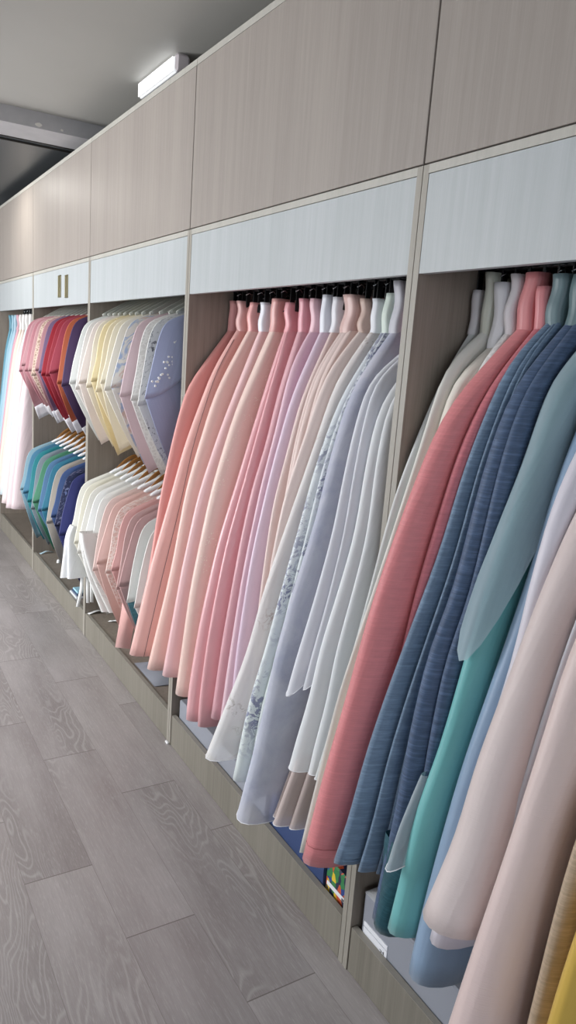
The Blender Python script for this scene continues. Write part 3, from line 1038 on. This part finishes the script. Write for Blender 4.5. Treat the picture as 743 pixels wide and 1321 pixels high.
bm_, sp_ = base_mesh['hanbok_skirt2']
stitch_line(bm_, plain('dark_seam_thread', '#8f6a6a', .7), sp_, 'seam_line', idx=8)
bm_, sp_ = base_mesh['hanbok_skirt25']
for lv in (28,):
    stitch_line(bm_, plain('coral_thread_%d' % lv, '#b35e62', .7), sp_, 'hem_crease', level=lv, n_to=16, r=.0006)

# ------------------------------------------------------------------ jackets
def jacket_profile(rx, zn, seed, ds=0.):
    """nose line neck -> shoulder -> elbow, and wrist point (x, z), all in the rail's plane"""
    r = random.Random(seed)
    e = r.uniform(-.010, .008)
    f = r.uniform(-.045, .035)
    P = [(rx - .035, zn), (rx - .10, zn - .022), (rx - .19, zn - .055), (rx - .265, zn - .085), (rx - .292, zn - .115), (rx - .312, zn - .18), (rx - .332 + e, zn - .28),
         (rx - .348 + e, zn - .36 + f), (rx - .353 + e, zn - .395 + f)]
    wrist = (rx - .215 + r.uniform(-.03, .03), zn - .70 + ds + r.uniform(-.035, .03))
    return P, wrist


def loft(P, Q, hfun, y, seed, rx, sides=(0, 1), tn=.8, pw=.6, n=14, amp=.003, sag=0., curl=lambda s: 0, yoff=lambda s: 0, cap0=True, cap1=True):
    """ribs between P[i] and Q[i]; closed wedge section; side 1 is mirrored about the rail"""
    w = wob(seed)
    b = MB()
    rows, uvs = [], []
    L = 0
    N = len(P)
    for i in range(N):
        s = i / (N - 1)
        if i:
            L += math.hypot(P[i][0] - P[i - 1][0], P[i][1] - P[i - 1][1])
        row, ur = [], []
        ln = math.hypot(Q[i][0] - P[i][0], Q[i][1] - P[i][1])
        for sgn in (1, -1):
            rng = range(n, -1, -1) if sgn == 1 else range(1, n + 1)
            for k in rng:
                t = (k / n) ** 1.8
                h = hfun(s, t) * min(1, t / tn) ** pw
                x = lerp(P[i][0], Q[i][0], t)
                z = lerp(P[i][1], Q[i][1], t ** (1 + curl(s))) - sag * s * math.sin(PI * min(1, t * 1.15))
                row.append((x, y + yoff(s) * min(1, .35 + t * 4) + sgn * h + amp * w(t * 6 + s * 3, 1.3) * min(1, t * 3), z))
                ur.append((t * ln + (.5 if sgn < 0 else 0), -L))
        rows.append(row)
        uvs.append(ur)
    for mir in sides:
        rr = [[((2 * rx - x) if mir else x, yy, z) for x, yy, z in r] for r in rows]
        i0 = b.quad_grid(rr, True, uvs)
        nn = len(rr[0])
        if cap0:
            b.cap([i0 + k for k in range(nn)])
        e = i0 + (len(rr) - 1) * nn
        if cap1:
            b.cap([e + k for k in range(nn)])
    return b


def dense(P, n):
    d = [0]
    for a, c in zip(P, P[1:]):
        d.append(d[-1] + math.hypot(c[0] - a[0], c[1] - a[1]))
    o = []
    for i in range(n):
        s = d[-1] * i / (n - 1)
        o.append((interp(d, [p[0] for p in P], s), interp(d, [p[1] for p in P], s)))
    for _ in range(1):
        o = [o[0]] + [((o[k - 1][0] + o[k][0] * 2 + o[k + 1][0]) / 4, (o[k - 1][1] + o[k][1] * 2 + o[k + 1][1]) / 4) for k in range(1, n - 1)] + [o[-1]]
    return o


hang_cache = {}


def coat_hanger(kind, y, zn, label):
    key = kind
    zr = RZ if zn > 1.4 else RZ2
    if key not in hang_cache:
        h = thing('coat_hanger', (RX, y, zn), label, 'hanger', 'clear hangers on the upper rails' if kind == 'clear' else 'wooden hangers on the lower rails')
        b = MB()
        pts, rad = [], []
        for k in range(-10, 11):
            q = k / 10
            if kind == 'clear':
                pts.append((RX + .19 * q, y, zn + .034 - .090 * abs(q) ** 1.2)); rad.append(.024 - .012 * abs(q))
            else:
                pts.append((RX + .11 * q, y, zn + .046 - .085 * abs(q) ** 1.6)); rad.append(.012 - .003 * abs(q))
        b.tube(pts, rad, 10, flat=.36)
        b.build('shoulder_bar', M['clear'] if kind == 'clear' else M['woodhang'], h)
        b = MB()
        pts = [(RX, y, zn + .03), (RX, y, zr - .03)]
        for k in range(10):
            a = -PI / 2 + k * PI * 1.25 / 9
            pts.append((RX + .0155 * math.cos(a), y, zr + .0155 * math.sin(a)))
        b.tube(pts, .0018, 6); b.build('hook', M['steel'], h)
        hang_cache[key] = h
        return h
    c = copy_tree(hang_cache[key])
    c.location = (RX, y, zn)
    c['label'] = label
    return c


cuff_m = fabric('white_cuff_cotton', '#efeef2', rough=.6)
collar_m = fabric('white_collar_satin', '#f2f3f5', rough=.45)


def jacket(y, zn, label, group, mat, seed, hw=.03, cuff=True, lower_mat=None, lower_label=None, collar='#f2f3f5', kind='clear', ds=0., flower=False, dp=0.):
    P, wr = jacket_profile(RX, zn, seed, ds)
    j = thing('hanbok_jacket', (RX, y, zn), label, 'jacket', group)
    elb = P[-1]
    Q = []
    for i, p in enumerate(P):
        s = i / (len(P) - 1)
        Q.append((RX, min(zn - .012, p[1] + .04 * s) if i < 3 else lerp(zn - .03, elb[1] + .33, ((i - 2) / (len(P) - 3)) ** .8)))
    PP, QQ = dense(P, 26), dense(Q, 26)
    hf = lambda s, t: (.008 + hw * smoothstep(s * 1.1)) * (1 - .3 * t)
    b = loft(PP, QQ, hf, y, seed, RX, sag=.012, pw=.75, curl=lambda s: .3 * smoothstep(s * 1.6 - .6), yoff=lambda s: -.032 * smoothstep(s))
    b.build('jacket_body', mat, j, weld=True)
    # sleeve from the elbow crease back down to the wrist
    n = 14
    PL, QL = [], []
    for k in range(n):
        q = k / (n - 1)
        bow = math.sin(q * PI) * .006
        PL.append((lerp(elb[0] + .001, wr[0], q) - bow * .9, lerp(elb[1] + .010, wr[1], q) - bow * .45))
        QL.append((lerp(RX - .05, wr[0] + .10, q), lerp(elb[1] + .29, wr[1] + .055, q ** .8)))
    cut = 10 if cuff else n - 1
    hl = lambda s, t: lerp(hw * .84, .014, smoothstep(s * 1.3)) * (1 - .3 * t)
    for side in (0, 1):
        ls = loft(PL[:cut + 1], QL[:cut + 1], hl, y, seed + 3, RX, sides=(side,), tn=.8, pw=.75, curl=lambda s: .3 * (1 - smoothstep(s * 1.5)), yoff=lambda s: -.026 + .044 * smoothstep(s * 1.1)).build('lower_sleeve', lower_mat or mat, j)
        if lower_label:
            ls['label'] = lower_label
        if cuff:
            loft(PL[cut:], QL[cut:], lambda s, t: .0115, y, seed + 4, RX, sides=(side,), tn=.3, yoff=lambda s: lerp(.010, .018, s)).build('cuff', cuff_m, j)
    # stiff collar strip lying on the neck
    b = MB()
    rows = []
    for sg in (1, -1):
        rows = []
        for k in range(8):
            q = k / 7
            x = RX + sg * (.020 + .12 * q)
            z = zn + .014 - .054 * q
            e = 1 - .85 * q * q
            rows.append([(x, y - .004 - .018 * e, z - .012), (x, y - .004 - .010 * e, z + .009 * e), (x, y + .004 + .010 * e, z + .009 * e), (x, y + .004 + .018 * e, z - .012)])
        i0 = b.quad_grid(rows, True)
        b.cap([i0 + k for k in range(4)]); b.cap([i0 + 28 + k for k in range(4)])
    b.build('collar', collar_m if collar == '#f2f3f5' else BANDS(collar), j)
    if flower:
        # embroidered blossom sprays standing on the sleeve face
        r = random.Random(seed)
        for (fx, fz, n_) in ((elb[0] + .09, elb[1] + .14, 16), (elb[0] + .05, elb[1] + .085, 12), (elb[0] + .13, elb[1] + .22, 8)):
            for k in range(n_):
                b = MB()
                a = r.uniform(0, 6.28); q = r.uniform(0, .04)
                cx_, cz_ = fx + q * math.cos(a), fz + q * math.sin(a)
                for m_ in range(5):
                    aa = m_ * 2 * PI / 5 + a
                    px_, pz_ = cx_ + .0024 * math.cos(aa), cz_ + .0024 * math.sin(aa)
                    tq_ = max(.02, (px_ - elb[0]) / (RX - elb[0]))
                    yy = y - .032 * smoothstep((zn - pz_) / (zn - elb[1])) - (hw * .98) * (1 - .3 * tq_) * min(1, tq_ / .8) ** .6 - .005
                    i0 = len(b.v)
                    b.v += [(px_ + .0017 * math.cos(u * PI / 3), yy, pz_ + .0017 * math.sin(u * PI / 3)) for u in range(6)]
                    b.v += [(px_ + .0017 * math.cos(u * PI / 3), yy + .006, pz_ + .0017 * math.sin(u * PI / 3)) for u in range(6)]
                    b.f.append(tuple(range(i0, i0 + 6)))
                    for u in range(6):
                        b.f.append((i0 + u, i0 + (u + 1) % 6, i0 + 6 + (u + 1) % 6, i0 + 6 + u))
                e_ = b.build('embroidered_blossom', M['white_cloth'], j, smooth=False)
                e_['label'] = 'white embroidered blossom'
    coat_hanger(kind, y, ZN1 if zn > 1.4 else ZN2, ('clear plastic hanger inside the ' if kind == 'clear' else 'wooden hanger inside the ') + short(label))
    return j


ZN1, ZN2 = 1.795, .975
def deep(c, k):
    return '#%02x%02x%02x' % tuple(int(int(c[i:i + 2], 16) * k) for i in (1, 3, 5))


JF = lambda n, c, **k: fabric(n, c, rough=.5, **k)
ZN1, ZN2 = 1.795, .975
# upper rail, pale jackets
U = [('white jacket leftmost on the pale upper rail beside the divider', JF('j_white', '#eff1ee')),
     ('soft white jacket second from left on the pale upper rail', JF('j_soft', '#f2eee9')),
     ('pinkish ivory jacket third from left on the pale upper rail', JF('j_pinkivory', '#f3e8e1')),
     ('pale ivory jacket just left of the butter yellow one, upper rail', JF('j_ivory', '#f4ecda')),
     ('butter yellow jacket, yellowest on the pale upper rail', JF('j_butter', '#f3e4b8')),
     ('light butter jacket right of the yellowest one, upper rail', JF('j_lbutter', '#f5e9cb')),
     ('cream jacket in the middle of the pale upper rail', JF('j_cream', '#f6eed8')),
     ('cream white jacket next to the blue flowered one, upper rail', JF('j_creamw', '#f3eee2')),
     ('off white jacket printed with pale blue and beige flowers', JF('j_print', '#e6e4dd', pattern='prints', pcols=('#a9bcd8', '#d8c0b4'))),
     ('plain mauve pink jacket with a broad smooth sleeve', JF('j_mauve', '#dac3c8')),
     ('white jacket with fine embroidery right of the mauve one', JF('j_wemb', '#e5e2df', pattern='lace', pcols=('#f4f2ef',))),
     ('white jacket with black flower sprigs, upper rail', JF('j_bw', '#dcdcda', pattern='floral', pcols=('#3c3c44', '#8a8a90'))),
     ('lavender blue jacket with white blossom embroidery, nearest on the upper rail', JF('j_lav', '#a3abca')),
     ]
UY = [3.80, 3.715, 3.63, 3.55, 3.47, 3.385, 3.305, 3.22, 3.12, 3.005, 2.90, 2.815, 2.715]
for i, ((lb, m), y) in enumerate(zip(U, UY)):
    jacket(y, ZN1, lb, 'pale jackets on the upper rail', m, 100 + i, hw=(.036 if i in (9, 12) else .027), cuff=False, collar='#e9e4dc', flower=(i == 12))
# upper rail, red jackets
R_ = [('rose pink jacket leftmost on the red rail', '#dc9aa4'), ('light rose jacket second from left on the red rail', '#e3acb3'),
      ('rose jacket third from left on the red rail', '#dd99a3'), ('pale pink jacket left of the beige lace one', '#e6b3b6'),
      ('beige pink lace edged jacket on the red rail', '#d9b6a2'), ('dusty rose jacket left of the purple one', '#d8a0a6'), ('greyish purple jacket on the red rail', '#8c7399'),
      ('bright red jacket, first of the reds', '#b8283a'), ('crimson jacket right of the bright red one', '#ba3a4c'), ('raspberry jacket left of the orange one', '#c04d60'),
      ('orange coral jacket on the red rail', '#dc7550'), ('dark plum jacket, rightmost on the red rail by the divider', '#58406a')]
RY = [5.09, 5.0, 4.905, 4.81, 4.72, 4.63, 4.53, 4.42, 4.32, 4.22, 4.10, 3.985]
for i, ((lb, c), y) in enumerate(zip(R_, RY)):
    jacket(y, ZN1 + .01, lb, 'pink and red jackets on the upper rail', JF('jr_' + c.strip('#'), deep(c, .88), **(dict(pattern='lace', pcols=('#ecd9c8',)) if i == 4 else {})), 130 + i, hw=.028, collar='#d9b0b4' if i < 6 else c)
# lower rail, blue jackets
B_ = [('ice blue jacket leftmost on the blue lower rail', '#a3cbdc'), ('sky blue jacket second from left on the blue lower rail', '#5a9cc0'), ('turquoise jacket third from left on the blue lower rail', '#35a3ae'),
      ('silver grey blue jacket on the lower rail', '#a0b0bc'), ('sea green jacket on the blue lower rail', '#5fa986'), ('cornflower blue jacket with a wide sleeve', '#6898c6'),
      ('teal blue jacket right of the cornflower one', '#3d92b2'), ('beige jacket among the blue ones', '#d8d0c4'), ('slate blue jacket right of the beige one', '#4c6aa4'),
      ('dark navy patterned jacket on the lower rail', '#2b3560'), ('deep indigo jacket, rightmost on the blue lower rail', '#3c4288')]
BY = [5.09, 4.99, 4.88, 4.77, 4.65, 4.54, 4.43, 4.32, 4.21, 4.10, 3.985]
for i, ((lb, c), y) in enumerate(zip(B_, BY)):
    jacket(y, ZN2 - .005, lb, 'blue jackets on the lower rail', JF('jb_' + c.strip('#'), deep(c, .82), **(dict(pattern='floral', pcols=('#6f7fb0', '#8f8fae')) if i == 9 else {})), 150 + i, hw=.028, cuff=False, kind='wood')
# lower rail, white and pink jackets
Wl = [('ivory white jacket leftmost on the white lower rail, peplum hem below', '#f3f2ea'), ('ivory jacket with beige shoulder embroidery', '#f1eedf'), ('off white jacket third from left on the white lower rail', '#f1efe8'),
      ('pure white jacket left of the cut lace one', '#f6f6f4'), ('white jacket with a long cut lace lower edge', '#f2f2ee'), ('shell pink jacket, first of the pinks on the lower rail', '#f0d8d1'),
      ('light pink jacket second of the pinks on the lower rail', '#ebc6be'), ('pink lace jacket on the lower rail', '#e8c8bd'), ('rose pink jacket trailing a long ribbon', '#e5b4b0'),
      ('mauve pink jacket right of the ribboned one', '#d4b1ae'), ('brownish mauve jacket on the lower rail', '#cba5a4'), ('sage white jacket with a steel blue lower sleeve', '#e9ebe7'),
      ('white jacket nearest on the lower rail beside the salmon skirt', '#f0efec')]
WY = [3.80, 3.715, 3.625, 3.54, 3.45, 3.355, 3.27, 3.185, 3.10, 3.02, 2.945, 2.86, 2.76]
teal_in = JF('teal_lining', '#54828e', slub=.2)
for i, ((lb, c), y) in enumerate(zip(Wl, WY)):
    kw = dict(pattern='lace', pcols=('#f7e9e2',)) if i == 7 else {}
    j = jacket(y, ZN2, lb, 'white and pink jackets on the lower rail', JF('jw%d' % i, c, **kw), 170 + i, hw=.026, cuff=False, kind='wood',
               lower_mat=teal_in if i == 11 else None, lower_label='steel blue lower sleeve' if i == 11 else None, ds=-.0)
    if i == 0:
        wp = []
        for px, py in ((84, 690), (82, 715), (78, 745)):
            x, z = at_y(px, py, y - .02)
            wp.append((x, y - .02, z))
        skirt_mesh([(wp[0][0] + .03, y - .02, wp[0][1 + 1] + .05)] + wp, .025, .034, P3, .05, RX, RX + .05, 301, nl=14, rim=False).build('peplum', JF('peplum_white', '#f4f6f8', sheer=.12), j)
    if i == 4:
        wp = []
        for px, py in ((103, 700), (112, 740), (132, 790)):
            x, z = at_y(px, py, y - .03)
            wp.append((x, y - .03, z))
        e_ = skirt_mesh([(wp[0][0] + .0, y - .03, wp[0][2] + .05)] + wp, .022, .024, P2, .06, RX - .02, RX + .05, 302, nl=14, rim=False)
        e_.build('lace_hem', JF('cut_lace', '#f3f3f0', pattern='floral', pcols=('#a9a9a4', '#b9b9b2')), j)


def ribbon(pts_px, y, w, mat, label, name='ribbon_tie', wdir=(.8, -.6, 0)):
    P = []
    for px, py in pts_px:
        x, z = at_y(px, py, y)
        P.append((x, y, z))
    wv = Vector(wdir).normalized() * w
    return [Vector(p) for p in P], [wv] * len(P)


def add_ribbon(j, pts_px, y, w, mat, nm='ribbon_tie'):
    P, wv = ribbon(pts_px, y, w, mat, '')
    b = MB(); b.strip(P, wv, .002); return b.build(nm, mat, j)


jk = {o['label']: o for o in S.objects if o.get('category') == 'jacket'}
rj = [o for l, o in jk.items() if l.startswith('rose pink jacket trailing')][0]
add_ribbon(rj, [(176, 700), (172, 745), (166, 790), (158, 836)], 3.07, .07, JF('ribbon_pink', '#e8b6b0'), 'long_ribbon')
wj = [o for l, o in jk.items() if l.startswith('ivory white jacket leftmost')][0]
for pts in ([(106, 740), (105, 760), (100, 783)], [(113, 740), (113, 760), (113.5, 778)], [(118, 740), (118, 760), (118.5, 777)]):
    add_ribbon(wj, pts, 3.76, .018, M['white_cloth'])

# ------------------------------------------------------------------ things on the wardrobe floors
def storage_box(x0, x1, y0, y1, h, label, mat=None, lid=False):
    t = thing('storage_box', ((x0 + x1) / 2, (y0 + y1) / 2, .10), label, 'storage box')
    b = MB(); b.box(x0, x1, y0, y1, .1002, .10 + h, .004); b.build('body', mat or M['greybox'], t, smooth=False)
    if lid:
        b = MB(); b.box(x0 - .004, x1 + .004, y0 - .004, y1 + .004, .10 + h, .10 + h + .018, .003); b.build('lid', M['greylid'], t, smooth=False)
    return t


sb = storage_box(1.1165, 1.58, .72, 1.296, .15, 'grey felt storage box with a white label under the navy skirt', lid=False)
lab = thing  # label card as a part of the box
ya, za = at_x(469, 1197, 1.115); yb, zb_ = at_x(499, 1228, 1.115)
b = MB(); b.box(1.1145, 1.1167, yb, ya, .128, .152); lc = b.build('label_card', M['label'], sb, smooth=False)
b = MB(); b.box(1.1145, 1.1167, yb, ya, .155, .168); b.build('label_card', M['label'], sb, smooth=False)
b = MB()
for (u0, u1, v0, v1) in ((.010, .012, .122, .131), (.012, .018, .1255, .1268), (.020, .022, .120, .128), (.022, .027, .120, .1214), (.022, .027, .1266, .128)):
    b.box(1.1140, 1.1146, yb + u0, yb + u1, v0 + .012, v1 + .012)
b.build('printed_mark', M['ink'], lc, smooth=False)
# crumpled clear bag on that box
b = MB()
w = wob(5)
rows = []
for i in range(9):
    v = i / 8
    rows.append([(1.112 + .10 * u / 10, 1.18 + .11 * v, .2505 + .020 * math.sin(PI * u / 10) * math.sin(PI * v) * (1 + .8 * w(u * 1.7 + i * 2.1, 1.5)) + .001) for u in range(11)])
i0 = b.quad_grid(rows)
rows2 = [[(p[0], p[1], .2503) for p in r] for r in rows]
b.quad_grid(rows2)
tag(b.build('plastic_bag', M['film'], smooth=False), 'crumpled clear plastic bag on the grey storage box under the navy skirt', 'plastic bag')

storage_box(1.118, 1.6, 1.83, 2.56, .11, 'pale grey storage box under the pink satin skirts')
t = thing('fabric_bag', (1.35, 1.62, .10), 'navy blue fabric bag on the wardrobe floor behind the coral skirt', 'bag')
b = MB()
rows = []
for i in range(13):
    z = .1002 + .14 * i / 12
    k = .006 * math.sin(PI * i / 12)
    rows.append([(1.121 - k, 1.482, z), (1.121 - k * 1.6, 1.55, z), (1.119 - k, 1.66, z), (1.122 - k, 1.80, z), (1.36, 1.808, z), (1.58, 1.80, z), (1.58, 1.482, z)])
i0 = b.quad_grid(rows, True); b.cap([i0 + k for k in range(7)]); b.cap([i0 + 84 + k for k in range(7)])
b.build('body', M['bluebag'], t, smooth=False)
b = MB(); b.tube([(1.30, 1.55, .2405), (1.30, 1.58, .262), (1.30, 1.70, .262), (1.30, 1.73, .2405)], .006, 8); b.build('strap', M['bluebag'], t)
pm = NT('colourful_print')
vo = pm.n('ShaderNodeTexVoronoi'); pm.l(pm.vmath('MULTIPLY', pm.pos(), (70, 70, 45)), vo.inputs['Vector']); vo.inputs['Scale'].default_value = 1.0
sx = pm.n('ShaderNodeSeparateColor'); pm.l(vo.outputs['Color'], sx.inputs[0])
pm.set(Base_Color=pm.ramp(sx.outputs[0], [(0, lin('#1d2340')), (.35, lin('#c9542d')), (.5, lin('#e2c02c')), (.62, lin('#2f7d46')), (.8, lin('#1f3f86'))]), Roughness=.6)
for n_ in pm.t.nodes:
    if n_.type == 'VALTORGB':
        n_.color_ramp.interpolation = 'CONSTANT'
t = thing('patterned_box', (1.35, 1.41, .10), 'colourful patterned box with a white label strip beside the divider', 'box')
b = MB(); b.box(1.122, 1.56, 1.354, 1.478, .1002, .22, .004); b.build('body', pm.m, t, smooth=False)
b = MB(); b.box(1.1185, 1.1222, 1.378, 1.468, .144, .157, .0015); lc = b.build('label_strip', M['label'], t, smooth=False)
b = MB(); b.box(1.1178, 1.1186, 1.383, 1.3865, .147, .154); b.box(1.1178, 1.1186, 1.389, 1.3925, .147, .154); b.box(1.1178, 1.1186, 1.3865, 1.389, .1475, .1495); b.box(1.1178, 1.1186, 1.3865, 1.389, .1515, .1535)
b.build('printed_mark', M['ink'], lc, smooth=False)
# flat grey garment bag at the right of the pale jacket bay
b = MB()
rows = []
for i in range(9):
    v = i / 8
    rows.append([(1.125 + .40 * u / 8, 2.86 + .27 * v - .06 * u / 8, .1320 + (.022 + .006 * math.sin(u * 1.3 + v * 4)) * (1 if 0 < u < 8 and 0 < i < 8 else .1)) for u in range(9)])
b.quad_grid(rows); b.quad_grid([[(p[0], p[1], .1315) for p in r] for r in rows])
tag(b.build('folded_bag', M['greybox']), 'flat folded grey bag on the floor of the pale jacket bay', 'bag')
b = MB(); b.box(1.18, 1.205, 2.70, 2.722, .1312, .143, .003)
tag(b.build('rail_socket', M['black'], smooth=False), 'small black plug lying by the divider in the pale jacket bay', 'plug')
ribc = JF('ribbon_pale_blue', '#b9d4de')
for nm, px, py, w_, a, m_, lb in (('ribbon_end', 60, 713, .05, .3, ribc, 'pale blue ribbon end on the floor under the blue jackets'),
                                  ('ribbon_end', 76, 724, .04, 1.2, M['white_cloth'], 'white ribbon end on the floor under the beige jacket'),
                                  ('ribbon_end', 126, 790, .06, .1, M['white_cloth'], 'curled white ribbon end on the floor beneath the cut lace jacket'),
                                  ('ribbon_end', 151, 803, .05, -.9, M['white_cloth'], 'short white tag ribbon on the floor left of the pink ribbon')):
    v = ray(px, py); t_ = (.134 - CH) / v.z
    x, y = v.x * t_, v.y * t_
    dx, dy = math.cos(a), math.sin(a)
    b = MB()
    P = [(x + dx * w_ * (k / 6 - .5) * 2, y + dy * w_ * (k / 6 - .5) * 2, .1335 + .012 * math.sin(PI * k / 6) ** 2) for k in range(7)]
    b.strip(P, [(-dy * .022, dx * .022, 0)] * 7, .002)
    tag(b.build(nm, m_), lb, 'ribbon')
# little stack of folded pieces under the peplum
v = ray(90, 760); t_ = (.14 - CH) / v.z
x, y = v.x * t_, v.y * t_
for k, (c, lb, w_) in enumerate((('#c9ccd2', 'grey white folded card at the bottom of the small stack under the peplum', .075), ('#3a4a66', 'dark navy folded cloth in the small stack under the peplum', .06), ('#9cc6d6', 'pale blue folded cloth on top of the small stack under the peplum', .05))):
    b = MB()
    b.box(x + .03 - w_ * .5, x + .03 + w_, y - .1 - w_, y - .1 + w_, .1312 + .0125 * k, .1312 + .0125 * k + .012, .003)
    tag(b.build('folded_cloth', plain('fold_' + c.strip('#'), c, .7), smooth=False), lb, 'folded cloth')

# ------------------------------------------------------------------ view
S.view_settings.view_transform = 'Standard'
S.view_settings.look = 'None'
S.view_settings.exposure = 0.0
S.view_settings.gamma = 1.0
S.view_settings.use_curve_mapping = False
S.cycles.transparent_max_bounces = 24
S.cycles.max_bounces = 8
